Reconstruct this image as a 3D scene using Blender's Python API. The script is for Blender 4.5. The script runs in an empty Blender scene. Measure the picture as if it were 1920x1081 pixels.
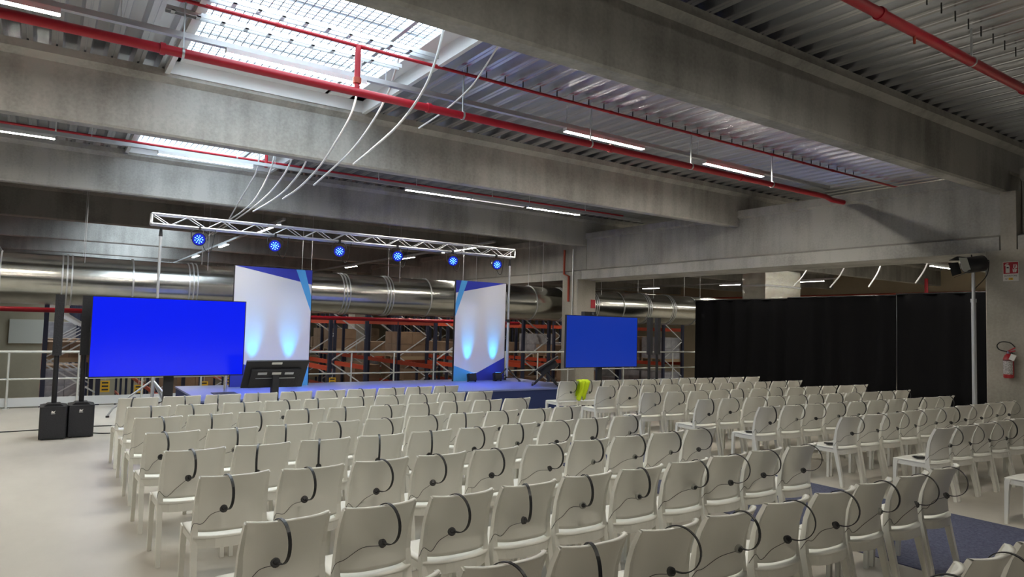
import bpy, bmesh, math, random
from mathutils import Matrix, Vector
random.seed(7)
S = bpy.context.scene
COL = S.collection
PI = math.pi

# ---------------------------------------------------------------- camera, world, exposure
yaw, pit, rol = math.radians(34.157), math.radians(3.1475), math.radians(1.4669)
fw = Vector((math.sin(yaw)*math.cos(pit), math.cos(yaw)*math.cos(pit), math.sin(pit)))
r0 = Vector((math.cos(yaw), -math.sin(yaw), 0)); u0 = r0.cross(fw)
rt = r0*math.cos(rol) + u0*math.sin(rol); up = -r0*math.sin(rol) + u0*math.cos(rol)
cam = bpy.data.cameras.new('camera'); cam.sensor_width = 36; cam.lens = 1288.47/1920*36
cam.clip_end = 300
co = bpy.data.objects.new('camera', cam); COL.objects.link(co)
co.matrix_world = Matrix(((rt.x, up.x, -fw.x, 0), (rt.y, up.y, -fw.y, 0), (rt.z, up.z, -fw.z, 1.8), (0, 0, 0, 1)))
S.camera = co

W = bpy.data.worlds.new('daylight'); S.world = W; W.use_nodes = True
W.node_tree.nodes['Background'].inputs[0].default_value = (0.80, 0.86, 1.0, 1)
W.node_tree.nodes['Background'].inputs[1].default_value = 0.05
S.view_settings.view_transform = 'Standard'; S.view_settings.look = 'None'
S.view_settings.exposure = 0.28; S.view_settings.gamma = 1.0; S.view_settings.use_curve_mapping = False
S.cycles.max_bounces = 6; S.cycles.diffuse_bounces = 3; S.cycles.glossy_bounces = 3; S.cycles.caustics_reflective = False; S.cycles.caustics_refractive = False

SKY_L = 4.6      # skylight panes
LED_L = 120.0     # LED strips

# ---------------------------------------------------------------- materials
MATS = {}
def mat(name, col, rough=0.6, metal=0.0, emit=None, es=0.0, noise=None, bump=0.0, scale=(1, 1, 1), spec=0.5, alpha=None):
    """noise = (scale, detail, amount, second colour)"""
    m = bpy.data.materials.new(name); m.use_nodes = True; MATS[name] = m
    nt = m.node_tree; b = nt.nodes['Principled BSDF']
    b.inputs['Base Color'].default_value = (*col, 1); b.inputs['Roughness'].default_value = rough
    b.inputs['Metallic'].default_value = metal; b.inputs['Specular IOR Level'].default_value = spec
    if emit: b.inputs['Emission Color'].default_value = (*emit, 1); b.inputs['Emission Strength'].default_value = es
    if noise or bump:
        tc = nt.nodes.new('ShaderNodeTexCoord'); mp = nt.nodes.new('ShaderNodeMapping')
        mp.inputs['Scale'].default_value = scale
        nt.links.new(tc.outputs['Object'], mp.inputs['Vector'])
    if noise:
        sc, det, amt, c2 = noise
        nz = nt.nodes.new('ShaderNodeTexNoise'); nz.inputs['Scale'].default_value = sc; nz.inputs['Detail'].default_value = det
        nz.inputs['Roughness'].default_value = 0.62
        nt.links.new(mp.outputs[0], nz.inputs['Vector'])
        cr = nt.nodes.new('ShaderNodeValToRGB')
        cr.color_ramp.elements[0].position = 0.5-amt; cr.color_ramp.elements[1].position = 0.5+amt
        cr.color_ramp.elements[0].color = (*c2, 1); cr.color_ramp.elements[1].color = (*col, 1)
        nt.links.new(nz.outputs['Fac'], cr.inputs[0]); nt.links.new(cr.outputs[0], b.inputs['Base Color'])
    if bump:
        n2 = nt.nodes.new('ShaderNodeTexNoise'); n2.inputs['Scale'].default_value = (noise[0]*3 if noise else 40); n2.inputs['Detail'].default_value = 4
        nt.links.new(mp.outputs[0], n2.inputs['Vector'])
        bp = nt.nodes.new('ShaderNodeBump'); bp.inputs['Strength'].default_value = bump; bp.inputs['Distance'].default_value = 0.02
        nt.links.new(n2.outputs['Fac'], bp.inputs['Height']); nt.links.new(bp.outputs[0], b.inputs['Normal'])
    return m

def concrete(name, col, dark, streak=0.5):
    """precast concrete: cloudy tone + vertical streaks + fine pits"""
    m = mat(name, col, 0.85, spec=0.25); nt = m.node_tree; b = nt.nodes['Principled BSDF']
    tc = nt.nodes.new('ShaderNodeTexCoord')
    def nz(scale, sx, det):
        mp = nt.nodes.new('ShaderNodeMapping'); mp.inputs['Scale'].default_value = sx
        n = nt.nodes.new('ShaderNodeTexNoise'); n.inputs['Scale'].default_value = scale; n.inputs['Detail'].default_value = det
        nt.links.new(tc.outputs['Object'], mp.inputs[0]); nt.links.new(mp.outputs[0], n.inputs['Vector']); return n
    a = nz(0.8, (1, 1, 1), 6); s = nz(5.0, (1, 1, 0.10), 5); p = nz(26, (1, 1, 1), 3)
    add = nt.nodes.new('ShaderNodeMath'); add.operation = 'MULTIPLY_ADD'; add.inputs[1].default_value = streak
    nt.links.new(s.outputs['Fac'], add.inputs[0]); nt.links.new(a.outputs['Fac'], add.inputs[2])
    add2 = nt.nodes.new('ShaderNodeMath'); add2.operation = 'MULTIPLY_ADD'; add2.inputs[1].default_value = 0.3
    nt.links.new(p.outputs['Fac'], add2.inputs[0]); nt.links.new(add.outputs[0], add2.inputs[2])
    cr = nt.nodes.new('ShaderNodeValToRGB'); mid = 0.5+0.5*streak+0.15
    cr.color_ramp.elements[0].position = max(0, mid-0.28); cr.color_ramp.elements[1].position = min(1, mid+0.16)
    cr.color_ramp.elements[0].color = (*dark, 1); cr.color_ramp.elements[1].color = (*col, 1)
    nt.links.new(add2.outputs[0], cr.inputs[0]); nt.links.new(cr.outputs[0], b.inputs['Base Color'])
    bp = nt.nodes.new('ShaderNodeBump'); bp.inputs['Strength'].default_value = 0.25; bp.inputs['Distance'].default_value = 0.01
    nt.links.new(p.outputs['Fac'], bp.inputs['Height']); nt.links.new(bp.outputs[0], b.inputs['Normal'])
    return m

concrete('beam_concrete', (0.46, 0.455, 0.43), (0.25, 0.247, 0.23))
mat('beige_wall', (0.62, 0.53, 0.38), 0.8, noise=(0.6, 5, 0.2, (0.52, 0.44, 0.31)))
concrete('wall_concrete', (0.48, 0.455, 0.40), (0.29, 0.275, 0.235), 0.3)
mat('floor_concrete', (0.60, 0.56, 0.49), 0.42, noise=(0.45, 9, 0.20, (0.40, 0.37, 0.32)), scale=(1, 0.45, 1), spec=0.35, bump=0.03)
mat('lower_floor', (0.55, 0.50, 0.42), 0.4, noise=(0.2, 6, 0.2, (0.42, 0.38, 0.31)))
mat('deck_steel', (0.86, 0.88, 0.92), 0.27, 0.95, noise=(3.0, 5, 0.2, (0.66, 0.68, 0.73)), scale=(1, 0.06, 1))
mat('duct_steel', (0.60, 0.60, 0.56), 0.20, 1.0, noise=(6, 5, 0.25, (0.50, 0.50, 0.46)))
mat('galvanised', (0.62, 0.64, 0.66), 0.38, 0.8)
mat('foil', (0.78, 0.77, 0.70), 0.22, 1.0, bump=0.9)
mat('white_paint', (0.78, 0.80, 0.82), 0.45)
mat('cream_paint', (0.80, 0.76, 0.66), 0.5)
mat('rail_paint', (0.66, 0.68, 0.66), 0.4, 0.3)
mat('toe_paint', (0.62, 0.65, 0.68), 0.5)
mat('red_paint', (0.46, 0.012, 0.028), 0.40)
mat('rust_paint', (0.42, 0.06, 0.03), 0.5)
mat('rack_orange', (0.50, 0.06, 0.02), 0.45)
mat('rack_blue', (0.018, 0.022, 0.05), 0.5)
mat('rack_brace', (0.60, 0.61, 0.62), 0.5, 0.2)
mat('carton', (0.30, 0.20, 0.13), 0.8, noise=(2, 4, 0.2, (0.22, 0.145, 0.09)))
mat('carton_grey', (0.45, 0.45, 0.47), 0.5, noise=(5, 4, 0.2, (0.28, 0.28, 0.31)))
mat('pallet_wood', (0.40, 0.30, 0.19), 0.8)
mat('sign_yellow', (0.75, 0.45, 0.02), 0.5)
mat('print_dark', (0.03, 0.03, 0.03), 0.6)
mat('chair_plastic', (0.80, 0.785, 0.72), 0.42, spec=0.45)
mat('headset_black', (0.012, 0.012, 0.014), 0.4)
mat('headset_pad', (0.06, 0.06, 0.06), 0.8)
mat('headset_pad_grey', (0.30, 0.30, 0.27), 0.7)
mat('black_plastic', (0.014, 0.014, 0.017), 0.45)
mat('black_grille', (0.018, 0.018, 0.022), 0.6, bump=0.4)
mat('chrome', (0.75, 0.75, 0.77), 0.12, 1.0)
mat('aluminium', (0.78, 0.79, 0.82), 0.35, 0.75)
mat('stand_grey', (0.55, 0.57, 0.60), 0.4, 0.5)
mat('stage_top', (0.16, 0.20, 0.42), 0.28, spec=0.5)
mat('stage_skirt', (0.014, 0.030, 0.125), 0.7)
mat('carpet_blue', (0.042, 0.048, 0.105), 0.8, noise=(45, 4, 0.22, (0.13, 0.14, 0.22)), bump=0.5)
mat('curtain_black', (0.005, 0.005, 0.0065), 0.9, spec=0.2)
mat('banner_white', (0.72, 0.72, 0.76), 0.6)
mat('banner_navy', (0.030, 0.045, 0.42), 0.55)
mat('banner_cyan', (0.09, 0.40, 0.80), 0.55)
mat('screen_blue', (0.002, 0.002, 0.004), 0.18, emit=(0.0, 0.012, 1.0), es=0.74)
mat('screen_blue_dim', (0.004, 0.004, 0.008), 0.22, emit=(0.0, 0.028, 0.36), es=0.72)
mat('led_white', (1, 1, 1), 0.5, emit=(1.0, 0.945, 0.83), es=LED_L)
mat('led_dim', (0.85, 0.85, 0.82), 0.5, emit=(1.0, 0.945, 0.83), es=0.7)
mat('led_blue', (0.1, 0.3, 0.8), 0.4, emit=(0.08, 0.34, 1.0), es=6.0)
mat('lens_blue', (0.01, 0.02, 0.30), 0.25, emit=(0.0, 0.005, 0.45), es=0.5)
mat('sky_pane', (0.8, 0.85, 0.9), 0.4, emit=(0.78, 0.91, 1.0), es=SKY_L)
mat('mesh_wire', (0.25, 0.28, 0.32), 0.5, 0.6)
mat('vest_yellow', (0.62, 0.80, 0.01), 0.7, emit=None)
mat('conduit_white', (0.82, 0.83, 0.84), 0.4)
mat('cable_black', (0.02, 0.02, 0.02), 0.6)
mat('sign_red', (0.42, 0.02, 0.035), 0.5)
mat('sign_white', (0.72, 0.70, 0.66), 0.5)
mat('ext_red', (0.42, 0.02, 0.03), 0.3)
mat('ext_label', (0.60, 0.57, 0.57), 0.5, noise=(70, 2, 0.1, (0.25, 0.24, 0.24)))
mat('lens_glass', (0.60, 0.62, 0.55), 0.2)
mat('metal_inner', (0.70, 0.72, 0.68), 0.3, 0.3)

# ---------------------------------------------------------------- mesh helpers
class MB:
    def __init__(s): s.v = []; s.f = []; s.sm = []
    def add(s, vs, fs, smooth=False):
        o = len(s.v); s.v += [tuple(v) for v in vs]; s.f += [tuple(i+o for i in f) for f in fs]; s.sm += [smooth]*len(fs); return s
    def box(s, x0, x1, y0, y1, z0, z1):
        return s.add([(x0,y0,z0),(x1,y0,z0),(x1,y1,z0),(x0,y1,z0),(x0,y0,z1),(x1,y0,z1),(x1,y1,z1),(x0,y1,z1)],
                     [(3,2,1,0),(4,5,6,7),(0,1,5,4),(1,2,6,5),(2,3,7,6),(3,0,4,7)])
    def cbox(s, c, d, M=None):
        hx, hy, hz = d[0]/2, d[1]/2, d[2]/2
        vs = [Vector((a*hx, b*hy, e*hz)) for a, b, e in ((-1,-1,-1),(1,-1,-1),(1,1,-1),(-1,1,-1),(-1,-1,1),(1,-1,1),(1,1,1),(-1,1,1))]
        if M is not None: vs = [M @ v for v in vs]
        return s.add([v+Vector(c) for v in vs], [(3,2,1,0),(4,5,6,7),(0,1,5,4),(1,2,6,5),(2,3,7,6),(3,0,4,7)])
    def tube(s, pts, r, n=8, cap=True, smooth=True, rect=None, side=None):
        """sweep of a round (or rect=(w,h)) section; r may be a list; side = fixed sideways axis"""
        P = [Vector(p) for p in pts]; k = len(P); R = r if isinstance(r, (list, tuple)) else [r]*k
        vs = []
        prev = None
        for i in range(k):
            t = (P[min(i+1, k-1)]-P[max(i-1, 0)]).normalized()
            if side is not None: a = Vector(side)
            elif prev is None:
                a = Vector((0, 0, 1)) if abs(t.z) < 0.9 else Vector((1, 0, 0))
            else: a = prev
            a = (a - t*a.dot(t)).normalized(); prev = a; b = t.cross(a)
            if rect:
                w, h = rect if not isinstance(rect[0], (list, tuple)) else rect[i]
                w *= R[i]; h *= R[i]
                for sx, sy in ((-1,-1),(1,-1),(1,1),(-1,1)): vs.append(P[i]+a*(sx*w/2)+b*(sy*h/2))
            else:
                for j in range(n):
                    q = 2*PI*j/n; vs.append(P[i]+a*math.cos(q)*R[i]+b*math.sin(q)*R[i])
        m = 4 if rect else n; fs = []
        for i in range(k-1):
            for j in range(m): fs.append((i*m+j, i*m+(j+1) % m, (i+1)*m+(j+1) % m, (i+1)*m+j))
        s.add(vs, fs, smooth and not rect)
        if cap:
            s.add(vs[:m], [tuple(reversed(range(m)))]); s.add(vs[-m:], [tuple(range(m))])
        return s
    def bar(s, a, b, w, h=None, side=None): return s.tube([a, b], 1, rect=(w, h or w), side=side)
    def cyl(s, a, b, r, n=16): return s.tube([a, b], r, n)
    def prism(s, poly, axis, a, b):
        """poly: 2D outline; axis 'x': poly=(y,z) ... extruded from a to b"""
        def mk(p, t): return {'x': (t, p[0], p[1]), 'y': (p[0], t, p[1]), 'z': (p[0], p[1], t)}[axis]
        n = len(poly); vs = [mk(p, a) for p in poly]+[mk(p, b) for p in poly]
        return s.add(vs, [tuple(reversed(range(n))), tuple(range(n, 2*n))]+[(i, (i+1) % n, n+(i+1) % n, n+i) for i in range(n)])
    def mesh(s, name, m):
        me = bpy.data.meshes.new(name); me.from_pydata(s.v, [], s.f); me.materials.append(MATS[m])
        me.polygons.foreach_set('use_smooth', s.sm)
        return me
    def build(s, name, m, parent=None, loc=None):
        o = bpy.data.objects.new(name, s.mesh(name, m)); COL.objects.link(o)
        if parent is not None: o.parent = parent
        if loc is not None: o.location = loc
        return o

def inst(name, me, parent=None, loc=(0, 0, 0), rot=(0, 0, 0), scale=None):
    o = bpy.data.objects.new(name, me); COL.objects.link(o); o.parent = parent; o.location = loc; o.rotation_euler = rot
    if scale: o.scale = scale
    return o
def empty(name, loc=(0, 0, 0), rz=0.0):
    o = bpy.data.objects.new(name, None); COL.objects.link(o); o.location = loc; o.rotation_euler = (0, 0, rz); o.empty_display_size = 0.1; return o
def tag(o, label, cat, group=None):
    o['label'] = label; o['category'] = cat
    if group: o['group'] = group
    return o
def struct(o, label=None):
    o['kind'] = 'structure'
    if label: o['label'] = label
    return o
ORD = ['zeroth', 'first', 'second', 'third', 'fourth', 'fifth', 'sixth', 'seventh', 'eighth', 'ninth', 'tenth', 'eleventh', 'twelfth', 'thirteenth', 'fourteenth', 'fifteenth', 'sixteenth']
def bez(pts, n=24):
    """Catmull-Rom through pts"""
    P = [Vector(p) for p in pts]; P = [P[0]*2-P[1]]+P+[P[-1]*2-P[-2]]; out = []
    segs = len(P)-3; k = max(2, n//segs)
    for i in range(segs):
        a, b, c, d = P[i:i+4]
        for j in range(k):
            t = j/k; out.append(0.5*((2*b)+(c-a)*t+(2*a-5*b+4*c-d)*t*t+(3*b-a-3*c+d)*t**3))
    out.append(P[-2]); return out

# ---------------------------------------------------------------- the shell
XL, XR, YB, YF = -16.0, 36.0, -12.0, 62.0
BEAM_Y0, BEAM_D = 4.85, 5.52
ZB, ZD = 4.28, 5.17                     # beam underside, deck underside
GX = 13.48                              # beams end here on the girder
SK0, SK1 = 1.24, 4.0                    # skylight strip
EDGE = 16.22                            # mezzanine edge

struct(MB().box(XL, XR, YB, EDGE, -0.45, 0).build('floor', 'floor_concrete'), 'pale polished concrete floor of the mezzanine')
struct(MB().box(XL, XR, EDGE-2, YF, -5.2, -5.0).build('floor_lower', 'lower_floor'), 'beige warehouse floor below the railing')
struct(MB().box(XL, XR, YF, YF+0.2, -5, 6).build('wall_back', 'beige_wall'), 'far concrete wall of the warehouse')
struct(MB().box(XL-0.2, XL, YB, YF, -5, 6).build('wall_left', 'beige_wall'), 'beige concrete wall far beyond the loudspeakers')
struct(MB().box(XR, XR+0.2, YB, YF, -5, 6).build('wall_right', 'beige_wall'), 'beige concrete wall beyond the curtain')

beam_ys = [BEAM_Y0+BEAM_D*k for k in range(-3, 11)]
def beam_profile(y):  # web 0.2, top flange 0.4, small bottom chamfer
    return [(y+0.02, ZB), (y+0.20, ZB), (y+0.22, ZB+0.03), (y+0.22, 5.00), (y+0.32, 5.07), (y+0.32, ZD), (y-0.10, ZD), (y-0.10, 5.07), (y, 5.00), (y, ZB+0.03)]
def beam_top(y):
    return [(y, 4.66), (y+0.22, 4.66), (y+0.22, 5.00), (y+0.32, 5.07), (y+0.32, ZD), (y-0.10, ZD), (y-0.10, 5.07), (y, 5.00)]
for k, y in enumerate(beam_ys):
    m = MB().prism(beam_profile(y), 'x', XL, GX).prism(beam_top(y), 'x', GX, GX+0.8).prism(beam_profile(y), 'x', GX+0.8, XR)
    struct(m.build('concrete_beam', 'beam_concrete'), 'long grey precast concrete roof beam under the steel deck')

# girder along y on the columns, inverted T with a lip at the top
def girder(y0, y1, x=GX+0.02):
    poly = [(x-0.20, 3.27), (x+1.0, 3.27), (x+1.0, 3.52), (x+0.8, 3.56), (x+0.8, 4.66), (x-0.08, 4.66), (x-0.08, 4.50), (x, 4.46), (x, 3.58), (x-0.20, 3.52)]
    struct(MB().prism(poly, 'y', y0, y1).build('concrete_girder', 'beam_concrete'), 'grey concrete girder with a ledge carried by the columns')
girder(4.95, 15.9); girder(15.92, 27); girder(27.02, 60); girder(YB, 4.68)
def column(x, y, w, z0, z1, m='wall_concrete', label='square grey concrete column'):
    c = 0.02; p = [(x+c, y), (x+w-c, y), (x+w, y+c), (x+w, y+w-c), (x+w-c, y+w), (x+c, y+w), (x, y+w-c), (x, y+c)]
    return struct(MB().prism(p, 'z', z0, z1).build('concrete_column', m), label)
column(13.30, 16.08, 0.74, -5, 3.27, label='concrete column with a red pipe beside the television')
column(13.28, 4.44, 0.72, 0, 3.29, label='concrete pillar carrying the fire extinguisher')
struct(MB().box(13.30, 13.9, 4.70, 4.93, 3.29, ZB).build('concrete_column', 'wall_concrete'), 'short pale concrete neck above the pillar')
column(12.75, 32.6, 0.9, -5, 4.3, label='concrete column standing among the racks')

# corrugated deck, one sheet per bay, ribs along y, skylight strip left open
PITCH = 0.30
def deck_sheet(x0, x1, y0, y1):
    m = MB(); prof = []; x = x0
    while x < x1-1e-6:
        e = min(PITCH, x1-x)
        for t, z in ((0, 0), (0.045, 0), (0.05, 0.012), (0.065, 0.012), (0.07, 0), (0.115, 0), (0.145, 0.115), (0.27, 0.115)):
            if t < e: prof.append((x+t, ZD+z))
        x += PITCH
    prof.append((x1, ZD))
    n = len(prof); m.add([(p[0], y0, p[1]) for p in prof]+[(p[0], y1, p[1]) for p in prof], [(i, i+1, n+i+1, n+i) for i in range(n-1)])
    return m
for k in range(len(beam_ys)-1):
    y0, y1 = beam_ys[k]+0.06, beam_ys[k+1]+0.06
    d = empty('ceiling', (0, 0, 0)); struct(d, 'ribbed galvanised steel roof deck between two beams')
    if k >= 3 and k != 5:
        deck_sheet(XL, SK0, y0, y1).build('deck_sheet', 'deck_steel', d)
        deck_sheet(SK1, XR, y0, y1).build('deck_sheet', 'deck_steel', d)
    else: deck_sheet(XL, XR, y0, y1).build('deck_sheet', 'deck_steel', d)
# roof lid above the deck keeps the sky out
struct(MB().box(SK0-0.1, SK1+0.1, YB, 4.9, 5.36, 5.46).build('roof', 'galvanised')); struct(MB().box(SK0-0.1, SK1+0.1, 16.0, 21.5, 5.36, 5.46).build('roof', 'galvanised')); struct(MB().box(XL, SK0-0.1, YB, YF, 5.36, 5.46).build('roof', 'galvanised')); struct(MB().box(SK1+0.1, XR, YB, YF, 5.36, 5.46).build('roof', 'galvanised'))

# skylights
for k in [q for q in range(3, len(beam_ys)-1) if q != 5]:
    y0, y1 = beam_ys[k]+0.34, beam_ys[k+1]-0.12
    w = empty('window_%d' % (k-2), (0, 0, 0)); struct(w, 'roof skylight with a wire safety mesh between two beams')
    f = MB().box(SK0-0.06, SK0, y0, y1, 5.10, 5.62).box(SK1, SK1+0.06, y0, y1, 5.10, 5.62).box(SK0, SK1, y0-0.06, y0, 5.12, 5.62).box(SK0, SK1, y1, y1+0.06, 5.12, 5.62)
    f.box(SK1-0.22, SK1, y0, y1, 5.30, 5.33).box(SK0, SK0+0.12, y0, y1, 5.30, 5.33).box(SK0, SK1, y1-0.25, y1, 5.30, 5.33)
    f.build('frame', 'white_paint', w)
    MB().box(SK0, SK1, y0, y1, 5.60, 5.62).build('pane', 'sky_pane', w)
    if 3 <= k <= 4:
        g = MB(); x = SK0+0.1
        while x < SK1: g.box(x-0.0055, x+0.0055, y0, y1, 5.36, 5.367); x += 0.10
        y = y0+0.05
        while y < y1: g.box(SK0, SK1, y-0.0055, y+0.0055, 5.367, 5.374); y += 0.10
        o = g.build('wire_mesh', 'mesh_wire', w); o['kind'] = 'stuff'
        for yy in (y0+0.9, y0+2.5, y0+4.1):
            MB().box(SK0, SK1, yy, yy+0.05, 5.42, 5.47).build('glazing_bar', 'galvanised', w)
        MB().box(SK1-0.62, SK1-0.57, y0, y1, 5.30, 5.36).build('opening_bar', 'galvanised', w)

# ---------------------------------------------------------------- services under the deck
def pipe(name, pts, r, m, label, cat='pipe', clamps=None, ring=None, hang=None):
    o = empty(name, pts[0]); tag(o, label, cat)
    L = Vector(pts[0]); q = [Vector(p)-L for p in pts]
    MB().tube(q, r, 14).build('tube', m, o)
    for x in clamps or []:
        p = Vector((x, pts[0][1], pts[0][2]))-L
        MB().tube([p+Vector((-0.025, 0, 0)), p+Vector((0.025, 0, 0))], r*1.25, 14).build('coupling', ring or m, o)
    for x in hang or []:
        p = Vector((x, pts[0][1], pts[0][2]))-L
        t = MB().tube([p+Vector((-0.012, 0, 0)), p+Vector((0.012, 0, 0))], r*1.15, 12); t.bar(p+Vector((0, 0, r)), p+Vector((0, 0, ZD-pts[0][2])), 0.012, 0.02)
        t.build('hanger', 'galvanised', o)
    return o
SY = 7.74
p = pipe('sprinkler_main', [(XL, SY, 4.54), (12.75, SY, 4.54), (12.95, SY-0.0, 4.50), (13.38, SY, 4.50)], 0.05, 'red_paint', 'thick red fire main hanging below the first skylight', clamps=[-3, 0.86, 3.9, 7.0, 10.1], hang=[-2, 1.05, 4.4, 6.6, 8.8, 11.0])
MB().tube([(2.94-XL, 0, 0), (2.94-XL, 0, 0.56)], 0.035, 14).build('riser', 'red_paint', p)
MB().tube([(2.94-XL, 0, 0.10), (2.94-XL, 0, 0.17)], 0.05, 14).build('valve', 'rust_paint', p)
p = pipe('sprinkler_branch', [(XL, SY, 5.10), (XR, SY, 5.10)], 0.021, 'red_paint', 'thin red sprinkler branch running just under the deck and first skylight', clamps=[x*1.0 for x in range(-2, 14)])
for i in range(32):
    x = 4.45+i*0.3*1.0
    MB().box(x-XL-0.006, x-XL+0.006, -0.006, 0.006, 0.0, 0.13).build('hook', 'cable_black', p)
pipe('sprinkler_branch', [(XL, 14.25, 5.0), (13.4, 14.25, 5.0)], 0.022, 'red_paint', 'thin red sprinkler pipe in the bay behind the middle beam', hang=[0, 3, 6, 9, 12])
MB().tube([(3.35-XL, -0.85, -0.30), (3.35-XL, -0.85, 0.0)], 0.03, 12).build('riser', 'red_paint', bpy.data.objects['sprinkler_branch.001'])
p = pipe('sprinkler_main', [(XL, 3.29, 4.8), (13.3, 3.29, 4.8)], 0.05, 'red_paint', 'dark red fire main under the bare deck in the upper corner', clamps=[6.3, 9.6], hang=[5, 8.2, 11.4])
for x in (6.95, 10.0): MB().tube([(x-XL, 0, -0.12), (x-XL, 0, 0)], [0.012, 0.02], 8).build('sprinkler_head', 'rust_paint', p)
for i in range(14):
    x = 6.4+i*0.3
    MB().box(x-XL-0.006, x-XL+0.006, -0.10, -0.09, 0.25, 0.36).build('hook', 'cable_black', p)

def strip(x, y, z, along, label, L=1.55, m='led_white', group=None):
    o = empty('led_strip_light', (x, y, z)); tag(o, label, 'light', group)
    if along == 'x':
        MB().box(0, L, -0.045, 0.045, -0.008, 0.05).build('housing', 'white_paint', o); MB().box(0.01, L-0.01, -0.038, 0.038, -0.012, -0.008).build('diffuser', m, o)
    else:
        MB().box(-0.045, 0.045, 0, L, -0.008, 0.05).build('housing', 'white_paint', o); MB().box(-0.038, 0.038, 0.01, L-0.01, -0.012, -0.008).build('diffuser', m, o)
    return o
def track(x0, x1, y, z, along, label):
    o = empty('lighting_track', (x0, y, z) if along == 'x' else (x0, y, z)); tag(o, label, 'lighting track')
    L = (x1-x0)
    if along == 'x':
        MB().box(0, L, -0.035, 0.035, 0.05, 0.11).build('channel', 'galvanised', o)
        for i in range(int(L/3)): MB().box(1.5+3*i, 1.507+3*i, -0.004, 0.004, 0.11, ZD-z).build('suspension_wire', 'galvanised', o)
    else:
        MB().box(-0.035, 0.035, 0, L, 0.05, 0.11).build('channel', 'galvanised', o)
        for i in range(int(L/5.6)): MB().box(-0.004, 0.004, 2.0+5.52*i, 2.007+5.52*i, 0.11, ZD-z).build('suspension_wire', 'galvanised', o)
    return o
track(XL, 13.6, 8.20, 4.82, 'x', 'grey light track beside the thick red main under the first skylight')
for i, x in enumerate((9.68, 6.47, 1.55, -1.7, -5.0, -9.8)):
    strip(x, 8.20, 4.82, 'x', '%s lit LED strip from the girder on the first skylight track' % ORD[i+1], L=1.68, group='LED strips on the first skylight track')
track(XL, 13.2, 13.36, 4.66, 'x', 'grey light track in the bay behind the middle beam')
for i, (x, m) in enumerate(((9.45, 'led_white'), (7.9, 'led_dim'), (6.25, 'led_white'), (1.5, 'led_white'), (-1.6, 'led_white'), (-6.2, 'led_white'))):
    strip(x, 13.36, 4.66, 'x', '%s LED strip from the girder on the track behind the middle beam' % ORD[i+1], m=m, L=1.45 if m == 'led_dim' else 1.6, group='LED strips behind the middle beam')
for j, y in enumerate((2.2, -3.3)):  # tracks and strips out of view, put in for their light
    track(XL, 13.2, y, 4.66, 'x', 'grey light track in the %s bay over the rear rows' % ORD[j+1])
    for i, x in enumerate((6.16, 1.48, -3.1) if j == 0 else (-3.1, -7.7)): strip(x, y, 4.66, 'x', '%s LED strip from the girder in the %s bay above the rear rows' % (ORD[i+1], ORD[j+1]), group='LED strips above the rear rows')
ZT = 4.14
TX = [(-1.5, 'the far aisle at the speakers', (17.4, 22.6, 28.0)), (4.63, 'the aisle behind the white banner', (17.0, 18.2, 22.7, 27.6, 33)), (10.62, 'the aisle left of the column', (17.3, 18.5, 21.8, 27.2, 33)),
      (16.4, 'the aisle beyond the column', (22.0, 28.0)), (22.2, 'the foil-wrapped duct', (17.1, 21.3, 27)), (28.2, 'the far side of the foil-wrapped duct', (17.2, 21.6, 27))]
for j, (x, where, ys) in enumerate(TX):
    track(16.6, 42, 0, ZT, 'y', 'grey light track along the racks over '+where).location = (x, 16.6, ZT)
    for i, y in enumerate(ys): strip(x, y, ZT, 'y', '%s LED strip counted from the railing over %s' % (ORD[i+1], where), group='LED strips over the racks', L=1.22)
track(14.2, 36, 10.9, ZT, 'x', 'grey light track above the black curtain')
for i, x in enumerate((24.0, 19.0, 29.0)): strip(x, 10.9, ZT, 'x', '%s LED strip on the track above the black curtain' % ('visible', 'hidden near', 'hidden far')[i], group='LED strips behind the curtain')  # near and far strips are added out of sight to brighten this bay
for j, y in enumerate((7.8, 13.36)):  # added lamps, hidden by the girder, to lighten the far wall and foil duct
    track(14.6, 28, y, 4.66, 'x', '%s grey light track hidden above the girder' % ORD[j+1])
    for i, x in enumerate((15.5, 19.5, 23.5)): strip(x, y, 4.66, 'x', '%s LED strip beyond the girder on the %s hidden track' % (ORD[i+1], ORD[j+1]), group='LED strips beyond the girder')
track(14.6, 36, 2.2, 4.66, 'x', 'grey light track beyond the pillar with the extinguisher')  # added out of view; its strips brighten the bay and the deck reflection
for i, x in enumerate((15.0, 17.8, 20.6, 23.4, 26.2, 29)): strip(x, 2.2, 4.66, 'x', '%s LED strip beyond the pillar' % ORD[i+1], group='LED strips beyond the pillar')

track(14.6, 36, -3.3, 4.66, 'x', 'grey light track farthest beyond the pillar')  # second out-of-view track, added for more light on the deck
for i, x in enumerate((15.0, 17.8, 20.6, 23.4, 26.2, 29)): strip(x, -3.3, 4.66, 'x', '%s LED strip on the track farthest beyond the pillar' % ORD[i+1], group='LED strips beyond the pillar')
def tray(x0, x1, y, z, w, label):
    o = empty('cable_tray', (x0, y, z)); tag(o, label, 'cable tray'); L = x1-x0
    MB().box(0, L, -w/2, -w/2+0.012, 0, 0.05).build('side_rail', 'galvanised', o); MB().box(0, L, w/2-0.012, w/2, 0, 0.05).build('side_rail', 'galvanised', o)
    n = int(L/0.25)
    for i in range(n): MB().box(i*0.25+0.05, i*0.25+0.09, -w/2, w/2, 0.0, 0.012).build('rung', 'galvanised', o)
tray(0.9, 3.85, 7.46, 5.06, 0.12, 'narrow cable ladder beside the thin red pipe under the skylight')
tray(0.9, 3.62, 8.02, 5.06, 0.10, 'grey double channel hanging under the first skylight')

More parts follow.
